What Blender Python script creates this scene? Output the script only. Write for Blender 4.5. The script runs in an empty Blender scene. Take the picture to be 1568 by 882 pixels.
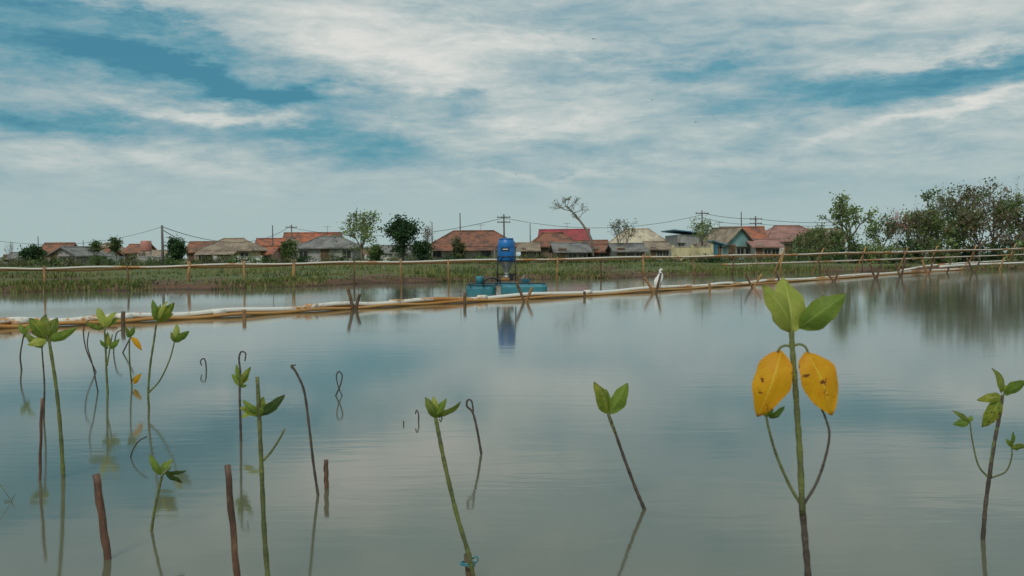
import bpy, math, random
import numpy as np
from mathutils import Vector, Matrix, noise as mnoise
random.seed(7); np.random.seed(7)
scene=bpy.context.scene
# ------------------------------------------------------------------ camera
F=1524.4
pitch=math.atan(49/F); roll=math.radians(-0.4)
cd=bpy.data.cameras.new("camera"); cam=bpy.data.objects.new("camera",cd)
scene.collection.objects.link(cam); scene.camera=cam
cd.lens=35; cd.sensor_width=36; cd.clip_end=9000; cd.clip_start=0.05
M=Matrix.Rotation(math.pi/2-pitch,3,'X')@Matrix.Rotation(roll,3,'Z')
cam.matrix_world=Matrix.Translation((0,0,1))@M.to_4x4()
cd.dof.use_dof=True; cd.dof.focus_distance=8.0; cd.dof.aperture_fstop=9.0
def ray(u,v): return M@Vector(((u-784)/F,(441-v)/F,-1))
def P(u,v,Y):
    d=ray(u,v); return Vector((0,0,1))+d*(Y/d.y)
def W(u,v):
    d=ray(u,v); return Vector((0,0,1))+d*(-1/d.z)
# ------------------------------------------------------------------ node helpers
class NT:
    def __init__(s,t): s.t=t; s.t.nodes.clear()
    def n(s,k,**kw):
        x=s.t.nodes.new(k)
        for a,b in kw.items(): setattr(x,a,b)
        return x
    def l(s,a,b): s.t.links.new(a,b)
    def put(s,sock,v):
        if hasattr(v,'is_output'): s.l(v,sock)
        else: sock.default_value=v
    def m(s,op,a,b=0.0,c=None,clamp=False):
        x=s.n('ShaderNodeMath',operation=op,use_clamp=clamp)
        s.put(x.inputs[0],a); s.put(x.inputs[1],b)
        if c is not None: s.put(x.inputs[2],c)
        return x.outputs[0]
    def mix(s,f,a,b,blend='MIX'):
        x=s.n('ShaderNodeMix',data_type='RGBA',blend_type=blend)
        s.put(x.inputs[0],f); s.put(x.inputs[6],a); s.put(x.inputs[7],b)
        return x.outputs[2]
    def noise(s,vec,scale,detail=4,rough=.5,dist=0):
        x=s.n('ShaderNodeTexNoise'); x.inputs['Scale'].default_value=scale
        x.inputs['Detail'].default_value=detail; x.inputs['Roughness'].default_value=rough
        x.inputs['Distortion'].default_value=dist
        if vec is not None: s.l(vec,x.inputs['Vector'])
        return x
    def mapping(s,vec,sc=(1,1,1),loc=(0,0,0),rot=(0,0,0)):
        x=s.n('ShaderNodeMapping'); s.l(vec,x.inputs[0])
        x.inputs['Scale'].default_value=sc; x.inputs['Location'].default_value=loc; x.inputs['Rotation'].default_value=rot
        return x.outputs[0]
    def rng(s,v,a,b,c=0.,d=1.,smooth=True):
        x=s.n('ShaderNodeMapRange'); x.interpolation_type='SMOOTHSTEP' if smooth else 'LINEAR'
        s.put(x.inputs[0],v)
        for i,q in enumerate((a,b,c,d)): x.inputs[i+1].default_value=q
        return x.outputs[0]
def C(c): return (c[0],c[1],c[2],1.0)
def mat(name,c1,c2=None,scale=3,rough=.7,bump=0,bscale=None,c3=None,sc=(1,1,1),transl=0,metal=0,lo=.35,hi=.65):
    mt=bpy.data.materials.new(name); mt.use_nodes=True; t=NT(mt.node_tree)
    out=t.n('ShaderNodeOutputMaterial'); b=t.n('ShaderNodeBsdfPrincipled')
    g=t.n('ShaderNodeNewGeometry').outputs['Position']
    mp=t.mapping(g,sc)
    c2=c2 or tuple(x*.7 for x in c1)
    n1=t.noise(mp,scale,4,.6)
    col=t.mix(t.rng(n1.outputs[0],lo,hi),C(c1),C(c2))
    if c3:
        n2=t.noise(t.mapping(g,sc,(7,3,9)),scale*2.3,4,.65)
        col=t.mix(t.rng(n2.outputs[0],.5,.7),col,C(c3))
    t.l(col,b.inputs['Base Color']); b.inputs['Roughness'].default_value=rough; b.inputs['Metallic'].default_value=metal
    if bump:
        n3=t.noise(mp,bscale or scale*4,4,.6); bp=t.n('ShaderNodeBump'); bp.inputs['Strength'].default_value=bump; bp.inputs['Distance'].default_value=.02
        t.l(n3.outputs[0],bp.inputs['Height']); t.l(bp.outputs[0],b.inputs['Normal'])
    sh=b.outputs[0]
    if transl:
        tr=t.n('ShaderNodeBsdfTranslucent'); t.l(col,tr.inputs[0]); mx=t.n('ShaderNodeMixShader'); mx.inputs[0].default_value=transl
        t.l(sh,mx.inputs[1]); t.l(tr.outputs[0],mx.inputs[2]); sh=mx.outputs[0]
    t.l(sh,out.inputs[0]); return mt
def leafmat(name,c1,c2,spot=None,spotlo=.62,scale=14,vs_=.07):
    mt=bpy.data.materials.new(name); mt.use_nodes=True; t=NT(mt.node_tree)
    out=t.n('ShaderNodeOutputMaterial'); b=t.n('ShaderNodeBsdfPrincipled')
    g=t.n('ShaderNodeNewGeometry').outputs['Position']
    uv=t.n('ShaderNodeUVMap').outputs[0]; sp=t.n('ShaderNodeSeparateXYZ'); t.l(uv,sp.inputs[0])
    n1=t.noise(g,scale,5,.65); col=t.mix(t.rng(n1.outputs[0],.35,.65),C(c1),C(c2))
    nd=t.noise(g,scale*7,4,.7); col=t.mix(t.rng(nd.outputs[0],.45,.75,0,.45),col,C((c2[0]*.9,c2[1]*.65,c2[2]*.8)))
    s=t.m('ABSOLUTE',t.m('SUBTRACT',sp.outputs[1],.5))
    rib=t.rng(s,.012,.04,1,0)
    col=t.mix(t.m('MULTIPLY',rib,.5),col,C(tuple(min(1,x*1.4+.06) for x in c1)))
    vein=t.m('SINE',t.m('MULTIPLY',t.m('SUBTRACT',sp.outputs[0],t.m('MULTIPLY',s,.5)),85.))
    col=t.mix(t.m('MULTIPLY',t.rng(vein,.6,1.),vs_),col,C(tuple(x*.6 for x in c1)))
    edge=t.rng(s,.40,.5,0,.4); col=t.mix(edge,col,C((c1[0]*.9+.06,c1[1]*.7,c1[2]*.6)))
    if spot:
        n2=t.noise(g,scale*4.5,3,.5); col=t.mix(t.rng(n2.outputs[0],spotlo,spotlo+.05),col,C(spot))
        col=t.mix(t.rng(t.m('ADD',sp.outputs[0],t.m('MULTIPLY',n1.outputs[0],.25)),1.03,1.13,0,.8),col,C(spot))
    t.l(col,b.inputs['Base Color']); b.inputs['Roughness'].default_value=.55; b.inputs['Specular IOR Level'].default_value=.3
    bp=t.n('ShaderNodeBump'); bp.inputs['Strength'].default_value=.3; bp.inputs['Distance'].default_value=.001; t.l(t.m('ADD',t.m('MULTIPLY',vein,.4),t.m('MULTIPLY',nd.outputs[0],2.)),bp.inputs['Height']); t.l(bp.outputs[0],b.inputs['Normal'])
    tr=t.n('ShaderNodeBsdfTranslucent'); t.l(col,tr.inputs[0]); mx=t.n('ShaderNodeMixShader'); mx.inputs[0].default_value=.42
    t.l(b.outputs[0],mx.inputs[1]); t.l(tr.outputs[0],mx.inputs[2]); t.l(mx.outputs[0],out.inputs[0]); return mt
# ------------------------------------------------------------------ mesh builder
class MB:
    def __init__(s): s.v=[]; s.f=[]; s.mi=[]; s.uv={}; s.mats=[]; s.sm=[]
    def mid(s,m):
        if m not in s.mats: s.mats.append(m)
        return s.mats.index(m)
    def add(s,vs,fs,m,smooth=False,uvs=None):
        o=len(s.v); s.v.extend([tuple(x) for x in vs]); k=s.mid(m)
        for f in fs: s.f.append(tuple(o+i for i in f)); s.mi.append(k); s.sm.append(smooth)
        if uvs:
            for i,q in enumerate(uvs): s.uv[o+i]=q
    def box(s,c,d,m,rz=0.,R=None):
        R=R or Matrix.Rotation(rz,3,'Z'); c=Vector(c)
        vs=[c+R@Vector((x*d[0]/2,y*d[1]/2,z*d[2]/2)) for x in(-1,1) for y in(-1,1) for z in(-1,1)]
        s.add(vs,[(0,1,3,2),(4,6,7,5),(0,4,5,1),(2,3,7,6),(0,2,6,4),(1,5,7,3)],m)
    def tube(s,pts,rad,m,n=7,cap=True):
        pts=[Vector(p) for p in pts]
        if not isinstance(rad,(list,tuple)): rad=[rad]*len(pts)
        vs=[];fs=[];up=None
        for i,p in enumerate(pts):
            a=pts[min(i+1,len(pts)-1)]-pts[max(i-1,0)]
            if a.length<1e-9: a=Vector((0,0,1))
            a.normalize()
            if up is None:
                up=a.orthogonal().normalized()
            else:
                up=(up-a*up.dot(a)); up=up.normalized() if up.length>1e-6 else a.orthogonal().normalized()
            w=a.cross(up)
            for k in range(n):
                t=2*math.pi*k/n; vs.append(p+(up*math.cos(t)+w*math.sin(t))*rad[i])
        for i in range(len(pts)-1):
            for k in range(n):
                k2=(k+1)%n; fs.append((i*n+k,i*n+k2,(i+1)*n+k2,(i+1)*n+k))
        if cap: fs.append(tuple(range(n))[::-1]); fs.append(tuple((len(pts)-1)*n+k for k in range(n)))
        s.add(vs,fs,m,True)
    def lathe(s,prof,c,m,n=28,sx=1,sy=1):
        vs=[];fs=[];c=Vector(c)
        for r,z in prof:
            for k in range(n):
                t=2*math.pi*k/n; vs.append(c+Vector((r*math.cos(t)*sx,r*math.sin(t)*sy,z)))
        for i in range(len(prof)-1):
            for k in range(n):
                k2=(k+1)%n; fs.append((i*n+k,i*n+k2,(i+1)*n+k2,(i+1)*n+k))
        s.add(vs,fs,m,True)
    def leaf(s,a,b,w,m,tilt=0.,curl=.12,fold=.18,pw=.85,view=Vector((0,1,0))):
        a=Vector(a);b=Vector(b); ax=b-a; L=ax.length; ax.normalize()
        sd=ax.cross(view)
        if sd.length<.1: sd=ax.cross(Vector((1,0,.2)))
        sd.normalize(); sd=Matrix.Rotation(tilt,3,ax)@sd; nr=sd.cross(ax).normalized()
        nt=12; ns=6; vs=[];uv=[];fs=[]
        wob=random.uniform(-1,1)
        for i in range(nt+1):
            t=i/nt; ww=w*.5*max(0,math.sin(math.pi*t**pw))**.75*(1-.12*t)
            if i in(0,nt): ww=w*.015
            cen=a+ax*(L*t)+nr*(-curl*L*4*(t*(1-t)) + curl*L*.6*t*t)+sd*(wob*.05*L*math.sin(t*3))
            for j in range(ns+1):
                q=j/ns*2-1
                vs.append(cen+sd*(q*ww*(1+.05*math.sin(t*17+wob*9+q)))+nr*(fold*abs(q)*ww*2+.06*w*math.sin(t*11+j+wob*5)*abs(q)))
                uv.append((t,j/ns))
        for i in range(nt):
            for j in range(ns):
                o=i*(ns+1)+j; fs.append((o,o+1,o+ns+2,o+ns+1))
        s.add(vs,fs,m,True,uv)
    def obj(s,name,parent=None,loc=None,bevel=0):
        me=bpy.data.meshes.new(name); me.from_pydata(s.v,[],s.f)
        for m in s.mats: me.materials.append(m)
        me.polygons.foreach_set('material_index',s.mi); me.polygons.foreach_set('use_smooth',s.sm)
        if s.uv:
            l=me.uv_layers.new(name='UVMap'); idx=np.zeros(len(me.loops),dtype=np.int32); me.loops.foreach_get('vertex_index',idx)
            arr=np.zeros((len(s.v),2),dtype=np.float32)
            for k,q in s.uv.items(): arr[k]=q
            l.data.foreach_set('uv',arr[idx].ravel())
        me.update(); o=bpy.data.objects.new(name,me); scene.collection.objects.link(o)
        if bevel:
            b=o.modifiers.new('bev','BEVEL'); b.width=bevel; b.segments=2; b.limit_method='ANGLE'
        if parent: o.parent=parent
        return o
def empty(name):
    o=bpy.data.objects.new(name,None); scene.collection.objects.link(o); return o
def spline(pts,k=6):
    pts=[Vector(p) for p in pts]
    if len(pts)<3:
        return [pts[0].lerp(pts[1],i/k) for i in range(k+1)]
    q=[pts[0]*2-pts[1]]+pts+[pts[-1]*2-pts[-2]]; out=[]
    for i in range(1,len(q)-2):
        for j in range(k):
            t=j/k; a,b,c,d=q[i-1],q[i],q[i+1],q[i+2]
            out.append(.5*((2*b)+(c-a)*t+(2*a-5*b+4*c-d)*t*t+(3*b-a-3*c+d)*t**3))
    out.append(pts[-1]); return out
# ------------------------------------------------------------------ world
wd=bpy.data.worlds.new("World"); scene.world=wd; wd.use_nodes=True; t=NT(wd.node_tree)
SUN_EL=math.radians(48); SUN_AZ=math.radians(200)
out=t.n('ShaderNodeOutputWorld'); bg=t.n('ShaderNodeBackground'); bg.inputs[1].default_value=.1
sky=t.n('ShaderNodeTexSky'); sky.sky_type='NISHITA'; sky.sun_disc=False; sky.sun_elevation=SUN_EL; sky.sun_rotation=SUN_AZ
sky.air_density=1.2; sky.dust_density=1.5; sky.ozone_density=2
g=t.n('ShaderNodeTexCoord').outputs['Generated']; sp=t.n('ShaderNodeSeparateXYZ'); t.l(g,sp.inputs[0])
az0=t.m('ARCTAN2',sp.outputs[0],sp.outputs[1]); el0=t.m('ARCSINE',sp.outputs[2])
wn=t.noise(t.mapping(g,(3,3,9)),2.1,6,.64); ws=t.n('ShaderNodeSeparateColor'); t.l(wn.outputs['Color'],ws.inputs[0])
az=t.m('ADD',az0,t.m('MULTIPLY',t.m('SUBTRACT',ws.outputs[0],.5),.30))
el=t.m('ADD',el0,t.m('MULTIPLY',t.m('SUBTRACT',ws.outputs[1],.5),.10))
blobs=[(80,80,170,30,-.32,8),(290,112,150,18,-.44,9),(380,146,80,14,-.32,4),(90,188,190,13,-.28,3),(490,215,100,24,-.33,0),(720,165,60,12,-.25,0),
(1060,97,110,15,-.38,2),(1500,112,130,17,-.38,-8),(1240,142,120,20,-.30,-5),(40,15,150,16,-.32,4),(1400,205,180,9,-.22,-8),(1130,45,160,10,-.15,-5),(230,50,120,10,-.2,12),
(560,50,180,38,.38,10),(650,120,110,24,.36,5),(310,182,110,8,.32,2),(870,70,110,14,.26,5),(1440,88,120,10,.30,-5),(880,195,170,26,.25,0),(1300,218,200,12,.28,-8),(1500,160,120,10,.25,-10),
(150,250,260,14,.20,2),(830,265,120,6,.3,0),(1290,35,160,14,.15,0)]
acc=None
for (u,v,su,sv,a,deg) in blobs:
    d=ray(u,v).normalized(); A=math.atan2(d.x,d.y); E=math.asin(d.z); r=math.radians(-deg)
    dx=t.m('SUBTRACT',az,A); dy=t.m('SUBTRACT',el,E)
    px=t.m('MULTIPLY_ADD',dx,math.cos(r)/(su/F),t.m('MULTIPLY',dy,math.sin(r)/(su/F)))
    py=t.m('MULTIPLY_ADD',dx,-math.sin(r)/(sv/F),t.m('MULTIPLY',dy,math.cos(r)/(sv/F)))
    e=t.m('POWER',2.718,t.m('MULTIPLY',t.m('MULTIPLY_ADD',px,px,t.m('MULTIPLY',py,py)),-.6))
    acc=t.m('MULTIPLY',e,a) if acc is None else t.m('MULTIPLY_ADD',e,a,acc)
n1=t.noise(t.mapping(g,(1.8,1.8,11),(3.1,0,0.4),(0,.10,0)),2.4,7,.58,.5)
n2=t.noise(t.mapping(g,(4.5,4.5,20),(1,5,0),(0,-.12,0)),2.6,7,.64,.6)
n3=t.noise(t.mapping(g,(11,11,34),(1,5,0),(0,.15,0)),2.6,5,.66,.4)
c=t.m('ADD',.53,acc)
c=t.m('ADD',c,t.m('MULTIPLY',t.m('SUBTRACT',n1.outputs[0],.5),.75))
c=t.m('ADD',c,t.m('MULTIPLY',t.m('SUBTRACT',n2.outputs[0],.5),.75))
c=t.m('ADD',c,t.m('MULTIPLY',t.m('SUBTRACT',n3.outputs[0],.5),.34))
hz=t.rng(el0,.025,.12)
c=t.m('ADD',t.m('MULTIPLY',c,hz),t.m('MULTIPLY',t.m('SUBTRACT',1,hz),.58))
hi_=t.rng(el0,.26,.38,0,.8)
c=t.m('ADD',t.m('MULTIPLY',c,t.m('SUBTRACT',1,hi_)),t.m('MULTIPLY',hi_,.66))
cr=t.n('ShaderNodeValToRGB'); t.l(c,cr.inputs[0]); e=cr.color_ramp.elements
e[0].position=.0; e[0].color=(.06,.21,.31,1); e[1].position=1.; e[1].color=(.73,.725,.685,1)
for p_,cc in((.2,(.13,.31,.39)),(.4,(.26,.395,.45)),(.56,(.38,.48,.50)),(.76,(.545,.595,.58))):
    q=e.new(p_); q.color=(*cc,1)
x10=t.n('ShaderNodeVectorMath',operation='SCALE'); t.l(cr.outputs[0],x10.inputs[0]); x10.inputs['Scale'].default_value=10
haze=t.rng(el0,0.,.09,1,0)
col=t.mix(t.m('MULTIPLY',haze,.75),x10.outputs[0],(3.95,5.15,5.1,1))
skt=t.mix(1.,sky.outputs[0],(.40,.95,.90,1),'MULTIPLY')
clear=t.rng(c,.0,.5,.15,.04)
col=t.mix(clear,col,skt)
t.l(col,bg.inputs[0]); t.l(bg.outputs[0],out.inputs[0])
sl=bpy.data.lights.new("sun",'SUN'); sl.energy=1.4; sl.angle=math.radians(14); sl.color=(1,.95,.86)
so=bpy.data.objects.new("sun",sl); scene.collection.objects.link(so)
sd=Vector((math.sin(SUN_AZ)*math.cos(SUN_EL),math.cos(SUN_AZ)*math.cos(SUN_EL),math.sin(SUN_EL)))
so.rotation_euler=sd.to_track_quat('Z','Y').to_euler(); so.location=(0,-20,40)
scene.view_settings.view_transform='Standard'; scene.view_settings.look='None'
# ------------------------------------------------------------------ terrain + water
shp=[W(-60,449),W(0,448),W(200,446),W(470,439),W(700,431),W(900,427),W(1100,421),W(1300,416),W(1568,412)]
sx=np.array([-400]+[p.x for p in shp]+[400.]); sy=np.array([shp[0].y-4]+[p.y for p in shp]+[shp[-1].y+10.])
def shore(x): return float(np.interp(x,sx,sy))+.5*math.sin(x*.9)+.35*math.sin(x*2.3+1)+.6*mnoise.noise(Vector((x*.25,3,0)))
def sst(a,b,x): x=min(1,max(0,(x-a)/(b-a))); return x*x*(3-2*x)
def height(x,y):
    d=y-shore(x); nz=mnoise.fractal(Vector((x*.8,y*.8,0)),1,2,4); lz=mnoise.fractal(Vector((x*.12,y*.3,3)),1,2,3)
    far=sst(0,.9,d)*(.20+.05*nz)
    if d>0: far+=sst(2,8,d)*.12*(lz+.3)*(1-sst(50,90,d))+.05*sst(5,30,d)
    z=-.5+ .5*max(sst(-1.0,0,d),sst(-1.0,.3,-y)) + far*(d>0) + sst(.3,1.4,-y)*.3*(y<0)
    return z
xs=np.concatenate([-np.geomspace(3500,48,24),np.linspace(-46,70,330),np.geomspace(73,3500,24)])
ys=np.concatenate([-np.geomspace(60,3,8),np.linspace(-2.5,2,10),np.linspace(5,24,6),np.linspace(25,78,230),np.geomspace(80,4500,40)])
vs=[(x,y,height(x,y)) for y in ys for x in xs]; nx=len(xs)
fs=[(j*nx+i,j*nx+i+1,(j+1)*nx+i+1,(j+1)*nx+i) for j in range(len(ys)-1) for i in range(nx-1)]
mg=bpy.data.materials.new('earth_and_turf'); mg.use_nodes=True; t=NT(mg.node_tree)
out=t.n('ShaderNodeOutputMaterial'); b=t.n('ShaderNodeBsdfPrincipled'); g=t.n('ShaderNodeNewGeometry').outputs['Position']
s_=t.n('ShaderNodeSeparateXYZ'); t.l(g,s_.inputs[0])
n1=t.noise(t.mapping(g,(.6,.25,1)),.5,7,.6); n2=t.noise(g,3,6,.65); n3=t.noise(g,14,4,.6)
soil=t.mix(n2.outputs[0],C((.06,.03,.018)),C((.20,.11,.06)))
grs=t.mix(t.rng(n3.outputs[0],.3,.7),C((.05,.07,.018)),C((.15,.17,.045)))
up=t.rng(s_.outputs[2],.12,.28,0,.26)
k=t.rng(t.m('ADD',t.m('ADD',n1.outputs[0],up),t.m('MULTIPLY',n2.outputs[0],.4)),.80,.93)
col=t.mix(k,soil,grs); wet=t.rng(s_.outputs[2],.0,.08,.45,1)
col=t.mix(1.,col,wet,'MULTIPLY'); t.l(col,b.inputs['Base Color']); b.inputs['Roughness'].default_value=.9
bp=t.n('ShaderNodeBump'); bp.inputs['Distance'].default_value=.12; bp.inputs['Strength'].default_value=.8; t.l(n2.outputs[0],bp.inputs['Height']); t.l(bp.outputs[0],b.inputs['Normal'])
t.l(b.outputs[0],out.inputs[0])
mb=MB(); mb.add(vs,fs,mg,True); mb.obj('ground')
mw=bpy.data.materials.new('pond_water'); mw.use_nodes=True; t=NT(mw.node_tree)
out=t.n('ShaderNodeOutputMaterial'); b=t.n('ShaderNodeBsdfPrincipled'); g=t.n('ShaderNodeNewGeometry').outputs['Position']
nb=t.noise(t.mapping(g,(.15,.3,1)),1,4,.5)
t.l(t.mix(nb.outputs[0],C((.10,.105,.065)),C((.135,.135,.09))),b.inputs['Base Color'])
b.inputs['Roughness'].default_value=.07; b.inputs['IOR'].default_value=1.72; b.inputs['Specular Tint'].default_value=(1,.98,.925,1)
r1=t.noise(t.mapping(g,(1.0,3.4,1),(0,0,0),(0,0,.12)),2.0,3,.5,.3); r2=t.noise(t.mapping(g,(.8,2.2,1),(4,2,0),(0,0,-.3)),8,2,.5)
calm=t.rng(t.noise(t.mapping(g,(.10,.35,1)),1,3,.5).outputs[0],.4,.68,.25,1.)
h=t.m('MULTIPLY',t.m('ADD',r1.outputs[0],t.m('MULTIPLY',r2.outputs[0],.18)),calm)
bp=t.n('ShaderNodeBump'); bp.inputs['Strength'].default_value=1; bp.inputs['Distance'].default_value=.0018; t.l(h,bp.inputs['Height']); t.l(bp.outputs[0],b.inputs['Normal'])
t.l(b.outputs[0],out.inputs[0])
mb=MB(); mb.add([(-900,-1.2,0),(900,-1.2,0),(900,75,0),(-900,75,0)],[(0,1,2,3)],mw); mb.obj('water')
# ------------------------------------------------------------------ grass
gm=[mat('grass_a',(.11,.165,.03),(.19,.22,.06),.7,.8,transl=.25),mat('grass_b',(.21,.22,.07),(.31,.27,.11),.9,.8,transl=.25),mat('grass_c',(.045,.08,.02),(.09,.125,.04),.6,.8,transl=.2)]
mb=MB()
def blades(x,y,n,h,rad,ms):
    for _ in range(n):
        a=random.uniform(0,6.28); r=rad*math.sqrt(random.random()); bx=x+r*math.cos(a); by=y+r*math.sin(a); bz=height(bx,by)-.02
        hh=h*random.uniform(.5,1.2); l=random.uniform(0,.55)*hh; a2=random.uniform(0,6.28); w=random.uniform(.012,.028)*(1+y/60)
        c_,s2=math.cos(a2),math.sin(a2)
        mb.add([(bx-w*s2,by+w*c_,bz),(bx+w*s2,by-w*c_,bz),(bx+l*.4*c_+w*.6*s2,by+l*.4*s2-w*.6*c_,bz+hh*.6),(bx+l*c_,by+l*s2,bz+hh)],[(0,1,2,3)],random.choice(ms))
def kk(x,y): return mnoise.fractal(Vector((x*.22,y*.12,5)),1,2,3)
for _ in range(2600):
    x=random.uniform(-24,48); d=random.uniform(.05,1.6); y=shore(x)+d
    if abs(x)>y*.62+2: continue
    k=kk(x,y)
    if k<.0 and random.random()<.8: continue
    blades(x,y,8,.09+.12*max(0,k+.4),.35,[gm[0],gm[2],gm[1]] if k<.15 else [gm[0],gm[1],gm[0]])
for _ in range(5200):
    y=1/random.uniform(1/105,1/27); x=random.uniform(-.57,.57)*y
    if y<shore(x)+1.: continue
    k=kk(x,y)
    if k<-.06 and random.random()<.8: continue
    blades(x,y,7,(.09+.14*max(0,k+.3))*(1+y/160),.5+y/120,[gm[2],gm[0],gm[2]] if kk(x*1.7+9,y)<0 else ([gm[0],gm[1]] if k>.1 else gm))
mb.obj('grass')
# ------------------------------------------------------------------ trees
bark=mat('bark',(.13,.10,.075),(.07,.055,.042),6,.9); barkg=mat('bark_pale',(.24,.21,.17),(.15,.13,.11),5,.9)
def fmat(n,c): return mat(n,tuple(x*1.7 for x in c),tuple(x*.7 for x in c),1.1,.7,transl=.35,lo=.4,hi=.6)
F_light=fmat('foliage_light',(.17,.225,.075)); F_mid=fmat('foliage_mid',(.08,.125,.033)); F_dark=fmat('foliage_dark',(.03,.07,.022)); F_olive=fmat('foliage_olive',(.11,.125,.045)); F_dry=fmat('foliage_dry',(.17,.13,.07)); F_red=mat('blossom',(.45,.08,.06),(.3,.12,.08),2)
def grow(mb,p,d,L,r,lev,maxlev,tips,mat_,spread,up,rng,kids=(2,3),n=5):
    pts=[p]; q=p.copy(); dd=d.copy(); seg=3
    for i in range(seg):
        dd=(dd+Vector((rng.uniform(-1,1),rng.uniform(-1,1),rng.uniform(-.6,1)*up))*.2).normalized(); q=q+dd*(L/seg); pts.append(q.copy())
    mb.tube(pts,[r*(1-.4*i/seg) for i in range(seg+1)],mat_,n if lev<2 else 3,False)
    if lev>=maxlev: tips.append((q,dd)); return
    if lev>=maxlev-1: tips.append((pts[2],dd))
    for k in range(rng.randint(*kids)):
        ax=Vector((rng.uniform(-1,1),rng.uniform(-1,1),rng.uniform(-.3,.5))).normalized()
        nd=(dd*(1-spread*.35)+ax*spread+Vector((0,0,up*.25))).normalized()
        st=pts[-1] if k<2 else pts[2]
        grow(mb,st,nd,L*rng.uniform(.6,.85),r*.58,lev+1,maxlev,tips,mat_,spread,up,rng,kids,n)
def tree(name,base,H,Wd,fm,seed,leaves=26,ls=.2,maxlev=3,spread=.75,up=.5,trunk=.28,barkm=None,lean=(0,0),r=None,cl=.5,kids=(3,4),fm2=None,low=0):
    rng=random.Random(seed); m1=MB(); tips=[]
    p=Vector((0,0,0)); d=Vector((lean[0],lean[1],1)).normalized()
    r=r or H*.025
    tl=trunk
    pts=spline([p-Vector((0,0,.3)),p,d*tl*.5+Vector((rng.uniform(-.02,.02),0,0)),d*tl],3)
    m1.tube(pts,[r*(1.25-.45*i/len(pts)) for i in range(len(pts))],barkm or bark,7,False)
    L=(1-tl)*.42
    for k in range(rng.randint(4,5)):
        a=6.28*k/4.5+rng.uniform(-.4,.4); nd=Vector((math.cos(a)*spread,math.sin(a)*spread,rng.uniform(.45,1.1))).normalized()
        grow(m1,d*tl*rng.uniform(.85,1),nd,L,.6*r,0,maxlev-1,tips,barkm or bark,spread,up,rng,kids)
    T=np.array([list(q[0]) for q in tips]); zt=T[:,2].max(); wx=max(np.abs(T[:,0]-lean[0]*.5).max(),np.abs(T[:,1]).max())
    fx=(Wd/2-cl*.5)/wx; fz=(H-cl*.5)/zt
    V=np.array(m1.v); 
    m1.v=[tuple(x) for x in (V*np.array([fx,fx,fz]))+np.array(list(base))]
    if fm:
        ex=[]
        for _ in range(low):
            q,dd=rng.choice(tips); k=rng.uniform(.35,.8); ex.append((Vector((q.x*rng.uniform(.7,1.),q.y*.9,q.z*k)),dd))
        for q,dd in tips+ex:
            if rng.random()<.12: continue
            c0=Vector((q.x*fx,q.y*fx,q.z*fz)); cr=cl*rng.uniform(.5,1.2); fmx=fm2 if (fm2 and rng.random()<.3) else fm
            for _ in range(leaves):
                v=Vector((rng.gauss(0,1),rng.gauss(0,1),rng.gauss(0,.75)))*cr*.5; cc=c0+v+Vector(base)
                a=Vector((rng.uniform(-1,1),rng.uniform(-1,1),rng.uniform(-.8,.8))).normalized(); b_=a.orthogonal().normalized(); b_=Matrix.Rotation(rng.uniform(0,6.28),3,a)@b_
                s1=ls*rng.uniform(.5,1.1); s2=s1*.6
                m1.add([cc-b_*s1*.5,cc+a.cross(b_)*s2*.5,cc+b_*s1*.5,cc-a.cross(b_)*s2*.5],[(0,1,2,3)],fmx)
    return m1.obj(name)
def tpx(name,u,vt,wpx,Y,fm,seed,gz=.1,**k):
    b_=P(u,400,Y); base=Vector((b_.x,Y,gz)); H=P(u,vt,Y).z-gz; return tree(name,base,H,wpx*Y/F,fm,seed,r=k.pop('r',.03),**k)
tpx('round_tree',554,322,84,105,F_light,3,leaves=24,ls=.32,cl=.8,barkm=barkg,trunk=.3,spread=.85,low=16)
tpx('dark_tree',617,332,60,100,F_dark,5,leaves=50,ls=.34,cl=.9,spread=.75,trunk=.4,low=16)
tpx('dark_tree',645,368,36,98,F_dark,6,leaves=26,ls=.28,cl=.5,trunk=.15,low=20)
tpx('small_tree',50,371,40,110,F_dark,8,leaves=34,ls=.32,cl=.6,trunk=.2,low=20)
tpx('bare_tree',15,364,26,120,None,9,maxlev=4,barkm=barkg,r=.02)
tpx('small_tree',270,362,32,100,F_dark,10,leaves=30,ls=.3,cl=.55,trunk=.2,low=20)
tpx('small_tree',178,362,22,110,F_mid,11,leaves=14,ls=.26,cl=.4,trunk=.3)
tpx('small_tree',146,366,26,125,F_mid,12,leaves=14,ls=.26,cl=.4)
tpx('shrub',443,368,26,105,F_mid,13,leaves=18,ls=.26,cl=.35,trunk=.1,low=10)
tpx('shrub',703,364,22,96,F_olive,14,leaves=26,ls=.24,cl=.35,trunk=.1,low=20)
tpx('shrub',574,374,26,98,F_mid,15,leaves=26,ls=.24,cl=.4,trunk=.1,low=20)
tpx('bare_tree',655,340,30,115,F_dry,16,leaves=2,ls=.18,cl=.5,maxlev=4,r=.018)
tpx('bare_tree',950,331,60,105,F_olive,17,leaves=3,ls=.22,cl=.4,maxlev=4,barkm=barkg,r=.025,kids=(2,4))
tpx('bare_tree',1075,328,56,100,F_light,18,leaves=4,ls=.24,cl=.5,maxlev=4,barkm=barkg,r=.025,kids=(2,4))
tpx('small_tree',1300,298,88,74,F_light,19,leaves=24,ls=.26,cl=.5,barkm=barkg,trunk=.35,spread=.8,low=10)
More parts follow.
